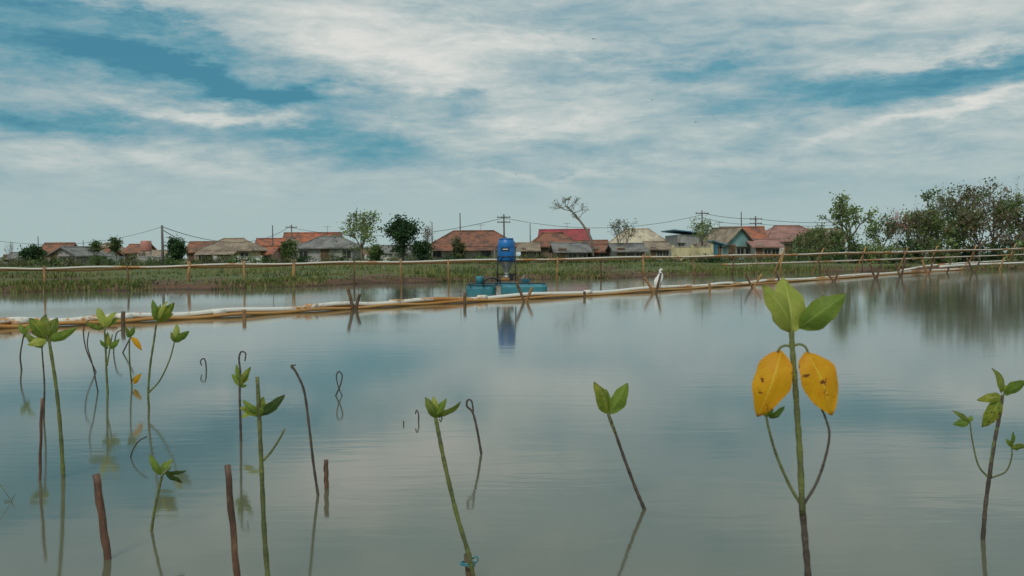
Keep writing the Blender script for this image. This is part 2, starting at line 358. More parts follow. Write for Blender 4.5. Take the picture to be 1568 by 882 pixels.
# leaning bare tree
rng=random.Random(4); mb=MB(); tips=[]
pts=spline([P(908,392,108),P(905,366,108),P(893,345,108.3),P(878,326,108.6),P(868,316,109)],4)
mb.tube(pts,[.17-.1*i/len(pts) for i in range(len(pts))],barkg,7,False)
for (i,du,dv,L) in [(16,-22,6,1.3),(15,14,-12,.9),(13,-20,-2,1.5),(16,4,-8,.7),(12,18,-4,1.0),(10,16,-14,1.2),(9,-14,-10,.8),(14,-16,-10,1.0),(11,-8,-12,.8)]:
    d=Vector((du,rng.uniform(-6,6),-dv)).normalized(); grow(mb,pts[i],d,L*.62,.05,0,3,tips,barkg,.6,.3,rng,(2,3))
for q,dd in tips:
    if rng.random()<.5:
        for _ in range(3):
            c0=q+Vector((rng.gauss(0,.12),rng.gauss(0,.12),rng.gauss(0,.1))); a=Vector((rng.uniform(-1,1),rng.uniform(-1,1),rng.uniform(-1,1))).normalized(); o=a.orthogonal().normalized()*.09
            mb.add([c0-o,c0+a.cross(o)*.5,c0+o,c0-a.cross(o)*.5],[(0,1,2,3)],F_olive)
mb.obj('leaning_bare_tree')
# right hand grove
for (u,vt,w,Y,fm,k) in [(1395,322,70,84,F_olive,{}),(1438,290,70,82,F_mid,{}),(1476,282,72,80,F_olive,{}),(1520,272,84,78,F_mid,{}),(1566,284,80,80,F_olive,{}),(1610,280,90,82,F_mid,{}),
    (1350,326,60,86,F_mid,{}),(1415,318,62,74,F_olive,{}),(1500,318,84,72,F_olive,{}),(1548,306,76,72,F_mid,{}),(1262,343,66,84,F_olive,{}),(1235,352,56,90,F_mid,{}),(1460,330,76,72,F_mid,{}),(1660,300,100,80,F_olive,{})]:
    tpx('grove_tree',u,vt,w,Y,fm,int(u*3+vt),leaves=24,ls=.25,cl=.6,trunk=.28,fm2=F_dry if u%4==0 else F_light,spread=.75,barkm=barkg if u%3==0 else bark,low=16,kids=(2,4))
for (u,vt,w) in [(1441,274,48),(1566,264,48),(1372,314,60),(1500,272,54),(1410,305,44),(1535,280,50)]:
    tpx('bare_tree',u,vt,w,74,F_red if u==1372 else F_dry,u,leaves=1 if u!=1372 else 2,ls=.14,cl=.25,maxlev=4,barkm=barkg,r=.02,kids=(2,4))
def shrubmass(name,items,seed,ls=.2):
    rng=random.Random(seed); mb=MB()
    for (u,vt,wpx,Y,fm) in items:
        c0=P(u,400,Y); H=P(u,vt,Y).z-.1; R=wpx*Y/F/2
        for k in range(5):
            a=Vector((rng.uniform(-.5,.5)*R,rng.uniform(-.4,.4)*R,H*.75)); mb.tube([Vector((c0.x,Y,.05)),Vector((c0.x,Y,.05))+a*.5,Vector((c0.x,Y,.05))+a],[.05,.035,.01],bark,4,False)
        cl=[(rng.uniform(-R,R),rng.uniform(-R*.6,R*.6),rng.uniform(.1,.9)*H,rng.uniform(.25,.5)) for _ in range(16)]
        for (x,y,z,s) in cl:
            z*=1-.35*abs(x)/R
            for _ in range(42):
                cc=Vector((c0.x+x+rng.gauss(0,s*.6),Y+y+rng.gauss(0,s*.6),max(.1,.1+z+rng.gauss(0,s*.45))))
                a=Vector((rng.uniform(-1,1),rng.uniform(-1,1),rng.uniform(-1,1))).normalized(); o=a.orthogonal().normalized(); o=Matrix.Rotation(rng.uniform(0,6.28),3,a)@o
                s1=ls*rng.uniform(.5,1.1)*.5; p2=a.cross(o)*s1*.55; o=o*s1
                mb.add([cc-o,cc+p2,cc+o,cc-p2],[(0,1,2,3)],fm)
    return mb.obj(name)
items=[]
rr=random.Random(2)
for u in range(1225,1640,20): items.append((u,rr.uniform(348,374),52,rr.uniform(68,80),rr.choice([F_mid,F_olive,F_light,F_dark])))
shrubmass('shrubs',items,3,.26)
items=[]
for u in list(range(-10,1240,30)): 
    items.append((u+rr.uniform(-12,12),rr.uniform(389,396),40,rr.uniform(88,104),rr.choice([F_mid,F_olive,F_dark,F_olive])))
shrubmass('undergrowth',items,5,.22)
# ------------------------------------------------------------------ houses
def roofmat(n,a,b_,c3): return mat(n,tuple(x*1.1 for x in a),b_,.8,.85,c3=c3,bump=.3,bscale=9,lo=.4,hi=.6)
R_or=roofmat('tile_orange',(.38,.12,.06),(.19,.085,.055),(.11,.075,.06)); R_br=roofmat('tile_brown',(.24,.10,.06),(.12,.065,.05),(.32,.14,.08)); R_or2=roofmat('tile_old_orange',(.27,.11,.06),(.15,.085,.06),(.33,.13,.07))
R_gr=roofmat('roof_grey',(.20,.195,.18),(.13,.125,.12),(.28,.27,.25)); R_tan=roofmat('roof_tan',(.30,.23,.16),(.2,.15,.11),(.36,.3,.22)); R_cr=roofmat('roof_cream',(.52,.46,.33),(.40,.34,.25),(.28,.22,.17))
R_mag=roofmat('roof_crimson',(.34,.055,.065),(.25,.055,.055),(.2,.07,.06)); R_pk=roofmat('roof_rose',(.34,.17,.14),(.24,.13,.11),(.4,.22,.18)); R_bl=roofmat('roof_blue',(.10,.26,.38),(.08,.2,.3),(.2,.28,.33))
def wm(n,c): return mat(n,tuple(min(.85,x*1.2) for x in c),tuple(x*.85 for x in c),.9,.9,c3=tuple(x*.6 for x in c),sc=(1,1,.45))
W_wh=wm('plaster_white',(.60,.59,.54)); W_gr=wm('plaster_grey',(.36,.35,.33)); W_ye=wm('plaster_yellow',(.55,.48,.28)); W_pk=wm('plaster_pink',(.46,.30,.24)); W_bl=wm('plaster_blue',(.10,.34,.48)); W_gn=wm('plaster_green',(.22,.40,.40)); W_br=wm('bamboo_wall',(.2,.15,.10))
dark=mat('window_glass',(.03,.035,.04),(.015,.02,.02),2,.2); frame=mat('painted_frame',(.4,.36,.3),(.25,.2,.15),3); wood=mat('door_wood',(.16,.09,.05),(.10,.06,.035),4)
def house(u0,u1,vr,ve,vb,Y,kind,rm,wmt,yaw=0.,nw=2,depth=6.,name='village_house',porch=False):
    E=empty(name); cu=(u0+u1)/2; cx=P(cu,400,Y).x; wd_=(u1-u0)*Y/F; zr=P(cu,vr,Y).z; ze=P(cu,ve,Y).z; zb=.12
    E.location=(cx,Y+depth/2,0); E.rotation_euler=(0,0,yaw)
    ov=.45; hw=wd_/2-ov; hd=depth/2
    w=MB(); 
    if kind=='gablefront':
        vs=[(-hw,-hd,zb),(hw,-hd,zb),(hw,-hd,ze),(0,-hd,zr-.12),(-hw,-hd,ze),(-hw,hd,zb),(hw,hd,zb),(hw,hd,ze),(0,hd,zr-.12),(-hw,hd,ze)]
        w.add(vs,[(0,1,2,3,4),(6,5,9,8,7),(1,6,7,2),(5,0,4,9)],wmt)
    else:
        w.box((0,0,(zb+ze)/2),(hw*2,hd*2,ze-zb),wmt)
        if kind=='gable':
            for sx_ in(-hw,hw): w.add([(sx_,-hd,ze),(sx_,hd,ze),(sx_,0,zr-.12)],[(0,1,2)],wmt)
    w.box((0,-hd-.03,zb+.2),(hw*2+.04,.08,.4),W_gr)
    w.obj('walls',E)
    r=MB(); W2=wd_/2; D2=hd+ov; th=.12; zo=ze-.1
    def slab(q):
        n=len(q); r.add([Vector(p) for p in q]+[Vector(p)-Vector((0,0,th)) for p in q],[tuple(range(n)),tuple(range(2*n-1,n-1,-1))]+[(i,n+i,n+(i+1)%n,(i+1)%n) for i in range(n)],rm)
    if kind=='hip':
        i=min(W2*.62,D2*.9)
        slab([(-W2,-D2,zo),(W2,-D2,zo),(W2-i,0,zr),(-W2+i,0,zr)]); slab([(W2,D2,zo),(-W2,D2,zo),(-W2+i,0,zr),(W2-i,0,zr)])
        slab([(W2,-D2,zo),(W2,D2,zo),(W2-i,0,zr)]); slab([(-W2,D2,zo),(-W2,-D2,zo),(-W2+i,0,zr)])
        r.tube([(-W2+i,0,zr+.03),(W2-i,0,zr+.03)],.1,rm,6)
        for s in(-1,1): r.tube([(s*(W2-i),0,zr+.02),(s*W2,-D2,zo+.02)],.08,rm,5)
    elif kind=='gable':
        slab([(-W2,-D2,zo),(W2,-D2,zo),(W2,0,zr),(-W2,0,zr)]); slab([(W2,D2,zo),(-W2,D2,zo),(-W2,0,zr),(W2,0,zr)]); r.tube([(-W2,0,zr+.03),(W2,0,zr+.03)],.1,rm,6)
    elif kind=='gablefront':
        slab([(-W2,-D2,zo),(0,-D2,zr),(0,D2,zr),(-W2,D2,zo)]); slab([(0,-D2,zr),(W2,-D2,zo),(W2,D2,zo),(0,D2,zr)]); r.tube([(0,-D2,zr+.03),(0,D2,zr+.03)],.1,rm,6)
    elif kind=='shed':
        slab([(-W2,-D2,zr),(W2,-D2,ze),(W2,D2,ze),(-W2,D2,zr)])
    r.obj('roof',E)
    win=MB(); dr=MB(); n=nw*2+1; H=min(ze-zb,3.2); dx=2*hw/n; di=nw if nw%2==0 else nw-1
    for k in range(n):
        x=-hw+dx*(k+.5)
        if k==di:
            dr.box((x,-hd-.045,zb+1.05),(min(.95,dx*.8),.08,2.1 if H>2.3 else H*.85),wood); dr.box((x,-hd-.02,zb+1.12),(min(1.15,dx*.9),.06,min(2.3,H*.93)),frame)
        elif k%2==0 or nw<2:
            ww=min(1.2,dx*.75); zc=zb+min(1.55,H*.58); hh=min(1.15,H*.4)
            win.box((x,-hd-.02,zc),(ww+.2,.06,hh+.2),frame); win.box((x,-hd-.045,zc),(ww,.06,hh),dark); win.box((x,-hd-.07,zc),(.06,.05,hh),frame); win.box((x,-hd-.1,zc+hh/2+.2),(ww+.35,.25,.05),frame)
    win.obj('windows',E); dr.obj('door',E)
    if porch:
        p=MB(); p.add([(-W2*.9,-D2+.2,zo-.02),(W2*.5,-D2+.2,zo-.02),(W2*.5,-D2-1.5,zo-.5),(-W2*.9,-D2-1.5,zo-.5)],[(0,1,2,3)],rm)
        for x in(-W2*.85,-W2*.2,W2*.45): p.box((x,-D2-1.4,(zb+zo-.5)/2),(.13,.13,zo-.52-zb),frame)
        p.obj('porch',E)
    return E
H=house
H(55,102,372,386,402,150,'gable',R_or2,W_pk,.1,1)
H(0,30,387,395,404,140,'gable',R_gr,W_wh,.0,1)
H(76,134,378,391,404,125,'gablefront',R_gr,W_gr,-.25,1)
H(122,162,380,390,403,135,'gable',R_br,W_wh,0,1); H(136,178,372,382,403,150,'hip',R_tan,W_gr,.1,1)
H(186,222,374,386,403,145,'gable',R_or2,W_wh,0,1); H(205,250,384,392,404,120,'gable',R_tan,W_wh,.05,1)
H(280,338,370,385,402,135,'gable',R_or2,W_pk,.05,1); H(304,392,365,382,402,118,'hip',R_tan,W_ye,-.08,2,porch=True)
H(385,432,365,378,401,140,'gable',R_or,W_wh,.1,1); H(392,420,377,388,402,122,'gable',R_or,W_pk,0,1)
H(428,518,356,378,401,135,'gable',R_or,W_ye,.06,2); H(420,462,364,380,401,128,'gablefront',R_tan,W_ye,.1,1)
H(452,548,362,378,400,112,'hip',R_gr,W_gr,-.05,2)
H(572,630,376,386,399,118,'gable',R_gr,W_wh,0,2); H(520,575,380,388,400,125,'gable',R_br,W_wh,0,1)
H(652,796,353,376,398,118,'hip',R_br,W_wh,.02,3,porch=True)
H(792,828,372,382,396,112,'gable',R_tan,W_br,0,1)
H(826,906,351,368,394,138,'gable',R_mag,W_wh,-.1,2); H(806,890,356,376,396,116,'hip',R_br,W_br,.08,2); H(845,905,372,384,396,106,'gable',R_gr,W_br,.04,1)
H(885,935,368,380,396,125,'gable',R_or2,W_ye,0,1); H(895,950,374,384,396,110,'gable',R_br,W_br,.05,1)
H(932,1028,350,372,393,128,'hip',R_cr,W_wh,-.05,2); H(936,992,373,383,396,104,'gable',R_gr,W_gr,.03,1)
H(990,1030,370,380,394,115,'gable',R_tan,W_ye,0,1)
H(1030,1096,351,359,392,118,'shed',R_bl,W_gr,.03,2,name='blue_roofed_shed',depth=8)
H(1110,1180,347,366,391,112,'gable',R_or,W_gr,-.12,1); H(1094,1150,348,374,391,108,'gablefront',R_tan,W_gn,.28,1)
H(1092,1112,368,374,391,102,'shed',R_bl,W_bl,0,1,name='blue_hut',depth=3)
H(1160,1270,345,368,390,122,'hip',R_pk,W_wh,.15,3); H(1150,1200,366,376,391,106,'gable',R_pk,W_wh,0,1); H(1228,1300,350,368,390,130,'gable',R_tan,W_ye,0,1)
# low yard walls
def wall(u0,u1,vt,Y,m,name='yard_wall'):
    mb=MB(); a=P(u0,400,Y).x; b_=P(u1,400,Y).x; z=P((u0+u1)/2,vt,Y).z
    mb.box(((a+b_)/2,Y,(z+.05)/2),(b_-a,.15,z-.05),m); mb.box(((a+b_)/2,Y,z+.04),(b_-a+.1,.25,.08),W_gr)
    k=int((b_-a)/3)+1
    for i in range(k+1): mb.box((a+(b_-a)*i/k,Y-.02,(z+.2)/2),(.25,.25,z+.15),m)
    mb.obj(name)
wall(560,645,392,101,W_wh); wall(205,262,394,108,W_gr); wall(1030,1090,378,99,W_ye); wall(330,400,394,104,W_wh)
# water tank tower
mb=MB(); q=P(224,400,112); mb.lathe([(0,3.0),(.55,3.0),(.6,2.9),(.6,1.9),(.55,1.8),(0,1.8)],(q.x,112,0),mat('tank_plastic',(.55,.2,.16),(.5,.25,.2),2,.5),16)
for a in(-.4,.4):
    for b_ in(-.4,.4): mb.tube([(q.x+a,112+b_,0),(q.x+a,112+b_,1.8)],.06,W_gr,5)
mb.obj('water_tank')
# ------------------------------------------------------------------ poles, wires, antennas
conc=mat('pole_concrete',(.16,.15,.135),(.10,.09,.085),3,.9); wirem=mat('wire_black',(.04,.04,.04),(.03,.03,.03),3,.6)
def pole(u,vt,Y,r=.09,arms=0,name='utility_pole'):
    mb=MB(); x=P(u,400,Y).x; z=P(u,vt,Y).z; mb.tube([(x,Y,-.1),(x+.02,Y,z*.5),(x,Y,z)],[r,r*.85,r*.65],conc,8)
    for k in range(arms):
        zz=z-.35-.55*k; mb.box((x,Y-.1,zz),(1.5,.1,.1),conc)
        for d in(-.65,-.25,.25,.65): mb.tube([(x+d,Y-.1,zz+.05),(x+d,Y-.1,zz+.22)],[.05,.03],W_wh,5)
    mb.obj(name); return Vector((x,Y,z))
def wire(a,b_,sag,r=.026,name='power_line'):
    mb=MB(); mb.tube([a.lerp(b_,i/20)-Vector((0,0,sag*4*(i/20)*(1-i/20))) for i in range(21)],r*1.15,wirem,4,False); mb.obj(name)
p1=pole(249,345,70,.12); p2=pole(418,345,125,.10,0); p3=pole(447,344,130,.1,1); p4=pole(772,328,112,.12,2); p5=pole(705,326,120,.09)
p6=pole(1075,322,112,.11,1); p7=pole(1135,324,118,.09); p8=pole(1157,331,120,.12,2); p9=pole(1290,336,120,.1,1); p10=pole(812,342,130,.08); p11=pole(59,362,130,.08); p12=pole(128,368,130,.07); p13=pole(662,340,130,.08); p0=pole(-80,352,60,.085)
z=Vector((0,0,.1))
wire(p1-z,p3-z,1.6,.022); wire(p1-z*3,P(330,372,118),.6); wire(p3-z*4,p4-z*4,1.5); wire(p6-z*3,p8-z*3,.2,.03); wire(p8-z*3,p9-z*3,.25,.03); wire(p8-z*9,p9-z*6,.25); wire(p4-z*4,p6-z*5,1.3); wire(p6-z*8,p8-z*9,.3); wire(p0-z,p1-z,1.0,.012)
for (u,v,Y) in [(495,345,132),(735,342,118),(1110,338,112),(870,340,135),(975,340,126)]:
    mb=MB(); q=P(u,v,Y); q.y+=3; mb.tube([(q.x,q.y,q.z-2.4),(q.x,q.y,q.z)],.03,conc,4); mb.tube([(q.x-.5,q.y,q.z-.1),(q.x+.5,q.y,q.z-.1)],.025,conc,4)
    for d in(-.45,-.2,.1,.4): mb.tube([(q.x+d,q.y-.3,q.z-.1),(q.x+d,q.y+.3,q.z-.1)],.015,conc,4)
    mb.obj('tv_antenna')
# ------------------------------------------------------------------ pipes and fences over the pond
def pipemat(n,white,lo,hi):
    mt=bpy.data.materials.new(n); mt.use_nodes=True; t=NT(mt.node_tree)
    out=t.n('ShaderNodeOutputMaterial'); b=t.n('ShaderNodeBsdfPrincipled'); g=t.n('ShaderNodeNewGeometry').outputs['Position']
    a=t.noise(t.mapping(g,(.35,.2,1.)),1.6,5,.6); f=t.noise(g,14,5,.7)
    k=t.rng(t.m('ADD',a.outputs[0],t.m('MULTIPLY',t.m('SUBTRACT',f.outputs[0],.5),.35)),lo,hi)
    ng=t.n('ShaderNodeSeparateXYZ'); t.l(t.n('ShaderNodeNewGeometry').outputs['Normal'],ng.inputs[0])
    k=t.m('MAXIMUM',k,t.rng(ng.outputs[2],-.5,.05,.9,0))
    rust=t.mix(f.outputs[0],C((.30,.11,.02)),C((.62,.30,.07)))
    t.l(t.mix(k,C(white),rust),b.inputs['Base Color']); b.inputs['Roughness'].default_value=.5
    t.l(b.outputs[0],out.inputs[0]); return mt
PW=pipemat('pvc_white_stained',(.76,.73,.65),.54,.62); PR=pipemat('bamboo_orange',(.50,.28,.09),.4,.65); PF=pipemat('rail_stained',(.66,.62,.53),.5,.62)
stickm=mat('stick_brown',(.20,.12,.06),(.09,.05,.03),12,.8,bump=.5); rustpost=mat('post_rust',(.46,.25,.09),(.25,.13,.06),3,.8); darkst=mat('stick_dark',(.08,.05,.04),(.14,.09,.05),8,.8)
np_=[(-60,506),(0,503),(190,494),(370,484),(545,473),(700,464),(900,453),(1080,441),(1150,436),(1280,427),(1400,418),(1500,412),(1600,406)]
pp=[W(u,v) for u,v in np_]
E=empty('floating_pipe_barrier')
ps=spline([q+Vector((0,0,.085)) for q in pp],10)
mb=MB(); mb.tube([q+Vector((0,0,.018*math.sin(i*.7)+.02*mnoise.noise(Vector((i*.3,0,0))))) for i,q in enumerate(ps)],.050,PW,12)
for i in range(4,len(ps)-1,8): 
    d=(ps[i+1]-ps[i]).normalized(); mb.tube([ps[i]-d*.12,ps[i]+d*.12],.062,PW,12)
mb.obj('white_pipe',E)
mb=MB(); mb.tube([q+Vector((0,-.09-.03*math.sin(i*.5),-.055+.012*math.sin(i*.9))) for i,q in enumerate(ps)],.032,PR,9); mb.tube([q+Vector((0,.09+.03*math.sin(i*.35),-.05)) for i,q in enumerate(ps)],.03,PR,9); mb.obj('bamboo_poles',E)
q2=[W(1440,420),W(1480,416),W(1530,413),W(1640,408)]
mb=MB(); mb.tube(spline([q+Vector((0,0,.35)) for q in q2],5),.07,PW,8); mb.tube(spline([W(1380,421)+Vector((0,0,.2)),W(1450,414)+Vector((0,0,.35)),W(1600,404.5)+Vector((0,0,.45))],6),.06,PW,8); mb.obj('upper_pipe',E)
mb=MB()
def stick(mb,u0,v0,u1,v1,r,m,base=None,dy=0.):
    b_=W(u0,v0) if base is None else Vector(base); tp=P(u1,v1,b_.y+dy); d=(tp-b_)
    mb.tube(spline([b_-d.normalized()*.35,b_,b_+d*.5+Vector((random.uniform(-.01,.01),0,0)),tp],3),r,m,7)
for (u,v,ut,vt_) in [(541,474,532,440),(545,474,551,450),(712,467,712,448),(803,462,790,430),(806,462,815,440),(895,456,895,446),(1001,449,986,424),(1004,449,1012,418),(1087,445,1086,433),(1152,441,1140,417),(1154,441,1166,420),(1196,438,1188,415),(1276,431,1262,411),(1278,431,1284,414),(1340,427,1332,402),(1342,427,1349,404),(1378,424,1372,402),(1380,424,1386,398),(1420,421,1412,398),(1422,421,1428,402),(1450,418,1458,396),(1490,417,1480,395),(1492,417,1500,400),(1530,413,1538,394),(189,499,189,477),(374,489,374,474)]:
    stick(mb,u,v,ut,vt_,.032 if u<1300 else .045,random.choice([stickm,rustpost,darkst]))
mb.obj('stakes',E)
# far railing
rl=[(-50,413,449),(0,412,448),(200,409,443),(450,403.5,437.5),(690,399.5,432),(985,394,425.5),(1190,390,420.5),(1400,385,414),(1568,380.5,409),(1640,378,407)]
E=empty('pipe_railing'); R1=[]
for u,vr_,vf in rl: w_=W(u,vf); R1.append(P(u,vr_,w_.y))
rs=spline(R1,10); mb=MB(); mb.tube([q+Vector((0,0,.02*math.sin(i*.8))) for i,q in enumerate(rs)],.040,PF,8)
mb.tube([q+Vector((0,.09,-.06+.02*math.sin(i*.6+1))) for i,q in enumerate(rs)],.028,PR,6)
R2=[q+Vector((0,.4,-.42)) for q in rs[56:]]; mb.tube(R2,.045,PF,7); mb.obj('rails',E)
rX=np.array([q.x/q.y for q in rs])
mb=MB()
for u in [70,198,290,375,450,543,615,687,853,920,985,1062,1122,1195,1255,1320,1385,1430,1490,1550]:
    xr=(u-784)/F; i=int(np.argmin(abs(rX-xr))); q=rs[i]; x=xr*q.y; r=.035 if u not in(290,450) else .055
    rz=q.z
    top=rz+random.uniform(.03,.16); ln=random.uniform(-.05,.05) if u<1000 else random.uniform(-.2,.2)
    mb.tube([(x+ln*-.5,q.y-.07,-.4),(x,q.y-.07,rz*.5),(x+ln,q.y-.07,top)],r,random.choice([rustpost,rustpost,stickm]),7)
    if u>1150: mb.tube([(x-.5,q.y+.1,-.4),(x+.25,q.y+.1,rz+.3)],.04,rustpost,6)
mb.obj('posts',E)
# ------------------------------------------------------------------ automatic feeder
E=empty('automatic_fish_feeder'); fb=W(773,448.5); E.location=(fb.x+.05,fb.y,0)
def pl(n,c,r=.4): return mat(n,c,tuple(x*.75 for x in c),3,r,c3=tuple(x*.85+.02 for x in c))
bluep=pl('drum_blue',(.012,.17,.50)); teal=pl('float_teal',(.05,.25,.30)); teald=pl('float_teal_dark',(.03,.14,.19)); blk=pl('black_steel',(.02,.02,.022)); metal=mat('galvanised',(.4,.4,.38),(.25,.24,.22),6,.45,metal=.6); labelm=mat('label_black',(.012,.012,.014),(.015,.015,.02),3,.4); white=mat('label_white',(.75,.75,.72),(.65,.65,.62),3,.5)
bz=.86; bt=1.50; r0=.235
mb=MB(); prof=[(0,bz),(r0*.86,bz),(r0*.95,bz+.03),(r0,bz+.09),(r0*.985,bz+.12),(r0,bz+.14),(r0,bz+.34),(r0*.985,bz+.36),(r0,bz+.38),(r0*.99,bz+.47),(r0*.9,bz+.55),(r0*.8,bz+.58),(r0*.8,bz+.59),(r0*.84,bz+.595),(r0*.84,bz+.615),(r0*.78,bz+.625),(0,bz+.63)]
mb.lathe(prof,(0,0,0),bluep,32)
mb.obj('drum',E)
mb=MB(); rr_=r0+.004; n=12; A0,A1=math.radians(235),math.radians(290)
for (z0,z1,a0,a1,m_,ro) in [(bz+.27,bz+.37,A0,A1,labelm,0),(bz+.31,bz+.335,A0+.2,A1-.15,white,.003)]:
    vs=[];
    for k in range(n+1):
        a=a0+(a1-a0)*k/n; vs+= [((rr_+ro)*math.cos(a),(rr_+ro)*math.sin(a),z0),((rr_+ro)*math.cos(a),(rr_+ro)*math.sin(a),z1)]
    mb.add(vs,[(2*k,2*k+2,2*k+3,2*k+1) for k in range(n)],m_,True)
mb.obj('label',E)
mb=MB()
for x in(-.24,.24):
    for y in(-.24,.24): mb.tube([(x*1.04,y*1.1,.24),(x,y,bz+.12)],.016,blk,6)
for z_ in(bz-.01,bz+.12,.5):
    for a,b_ in(((-.24,-.24),(.24,-.24)),((.24,-.24),(.24,.24)),((.24,.24),(-.24,.24)),((-.24,.24),(-.24,-.24))): mb.tube([(a[0],a[1],z_),(b_[0],b_[1],z_)],.014,blk,5)
mb.obj('frame',E)
mb=MB(); mb.lathe([(.2,bz-.01),(.19,bz-.05),(.06,.58),(.05,.48),(.10,.46),(.10,.38),(0,.38)],(0,0,0),metal,20); mb.box((.13,-.05,.42),(.12,.12,.16),blk); mb.tube([(0,0,.40),(0,0,.33)],.14,mat('spreader_orange',(.55,.25,.06),(.4,.2,.06),4),14); mb.obj('hopper',E)
mb=MB()
def pont(x0,x1,y,z0,z1,m,wd2=.34): 
    sec=[]
    for i,xx in enumerate([x0,x0+.05,x0+.14,x1-.14,x1-.05,x1]):
        k=[.45,.8,1,1,.8,.45][i]; sec.append([(xx,y+wd2/2*k*a,z0+(z1-z0)*(.5+.5*b_*(.7+.3*k))) for a,b_ in((-1,-.7),(-.7,-1),(.7,-1),(1,-.7),(1,.7),(.7,1),(-.7,1),(-1,.7))])
    vs=[v for s in sec for v in s]; fs=[(i*8+k,i*8+(k+1)%8,(i+1)*8+(k+1)%8,(i+1)*8+k) for i in range(5) for k in range(8)]+[tuple(range(8)),tuple(range(47,39,-1))]
    mb.add(vs,fs,m)
pont(-1.08,-.32,-.35,-.12,.2,teal); pont(-1.08,-.3,.5,-.12,.2,teal); pont(-.15,1.08,-.5,-.12,.24,teal,.4); pont(-.1,1.0,.5,-.12,.22,teald)
mb.obj('floats',E,bevel=.015)
mb=MB()
for y in(-.5,-.3,.3,.5): mb.tube([(-1.05,y,.235),(1.05,y,.235)],.022,blk if y!=-.5 else teald,6)
for x in(-.98,-.62,-.28,.28,.6,.98): mb.tube([(x,-.6,.25),(x,.6,.25)],.022,blk,6)
mb.box((0,-.02,.275),(.62,.6,.02),teald); mb.box((.52,0,.32),(.22,.2,.12),teald); mb.lathe([(0,.12),(.1,.12),(.11,.1),(.11,-.1),(0,-.1)],(-.72,-.1,.34),teal,12)
mb.tube([(.35,-.3,.3),(.5,-.25,.5)],.015,metal,5)
mb.tube(spline([(-.62,-.45,.22),(-.58,-.45,.36),(-.4,-.45,.42),(-.2,-.45,.36),(-.15,-.45,.24)],5),.025,blk,6); 
for k in range(8):
    a=k*math.pi/4; mb.box((-.4+.14*math.cos(a),-.25,.22+.14*math.sin(a)),(.12,.25,.012),blk,R=Matrix.Rotation(-a,3,'Y'))
mb.tube([(-.4,-.5,.22),(-.4,.2,.22)],.02,metal,6)
mb.obj('deck_frame',E)
# ------------------------------------------------------------------ egret on the pipe
fe=mat('white_feathers',(.86,.85,.82),(.78,.77,.74),9,.8); bill=mat('bill_yellow',(.6,.4,.08),(.5,.3,.06),5,.5)
E=empty('white_egret'); b0=W(1010,447); E.location=(b0.x,b0.y,.15); E.rotation_euler=(0,0,.6)
mb=MB()
body=spline([(-.13,0,.015),(-.09,0,.07),(-.035,0,.15),(.01,0,.235),(.035,0,.31),(.03,0,.355),(.015,0,.39),(.02,0,.425),(.05,0,.447),(.085,0,.45),(.112,0,.446)],4)
kr=[.012,.045,.08,.09,.072,.046,.03,.028,.034,.028,.010]
rd=[float(np.interp(i/4,range(11),kr)) for i in range(len(body))]
mb.tube(body,rd,fe,16); mb.obj('body',E)
mb=MB()
for s in(-1,1): mb.leaf((.02,s*.08,.27),(-.15,s*.03,.03),.13,fe,0.,.06,.05,view=Vector((.2,1,0)))
mb.obj('wings',E)
mb=MB(); mb.tube([(.105,0,.447),(.21,0,.43)],[.011,.002],bill,6)
for s in(-.025,.025): mb.tube([(0,s,.16),(.01,s,.07),(0,s,-.03)],.007,darkst,5); mb.tube([(0,s,-.02),(.05,s,-.018)],.006,darkst,4); mb.tube([(.078,s*1.15,.455),(.078,s*1.3,.455)],.004,darkst,5)
mb.obj('bill_and_legs',E)
# flying birds
bk=mat('bird_dark',(.03,.03,.03),(.02,.02,.02),5)
for (u,v) in [(909,60),(999,153),(1065,187),(1092,177),(790,268)]:
    mb=MB(); c0=P(u,v,60 if v<100 else 80); s=.085; a=random.uniform(-.4,.4); R=Matrix.Rotation(a,3,'Z')
    def q_(x,y,z): return c0+R@Vector((x*s,y*s,z*s))
    mb.tube([q_(0,-1,0),q_(0,-.4,0),q_(0,.4,0),q_(0,1.2,.1)],[.004,.02,.018,.004],bk,6)
    for sg in(-1,1): mb.add([q_(0,-.4,.1),q_(sg*1.1,-.5,.6),q_(sg*2,.2,.3),q_(sg*1,.2,.5),q_(0,.5,.1)],[(0,1,2,3,4)],bk)
    mb.obj('flying_bird')
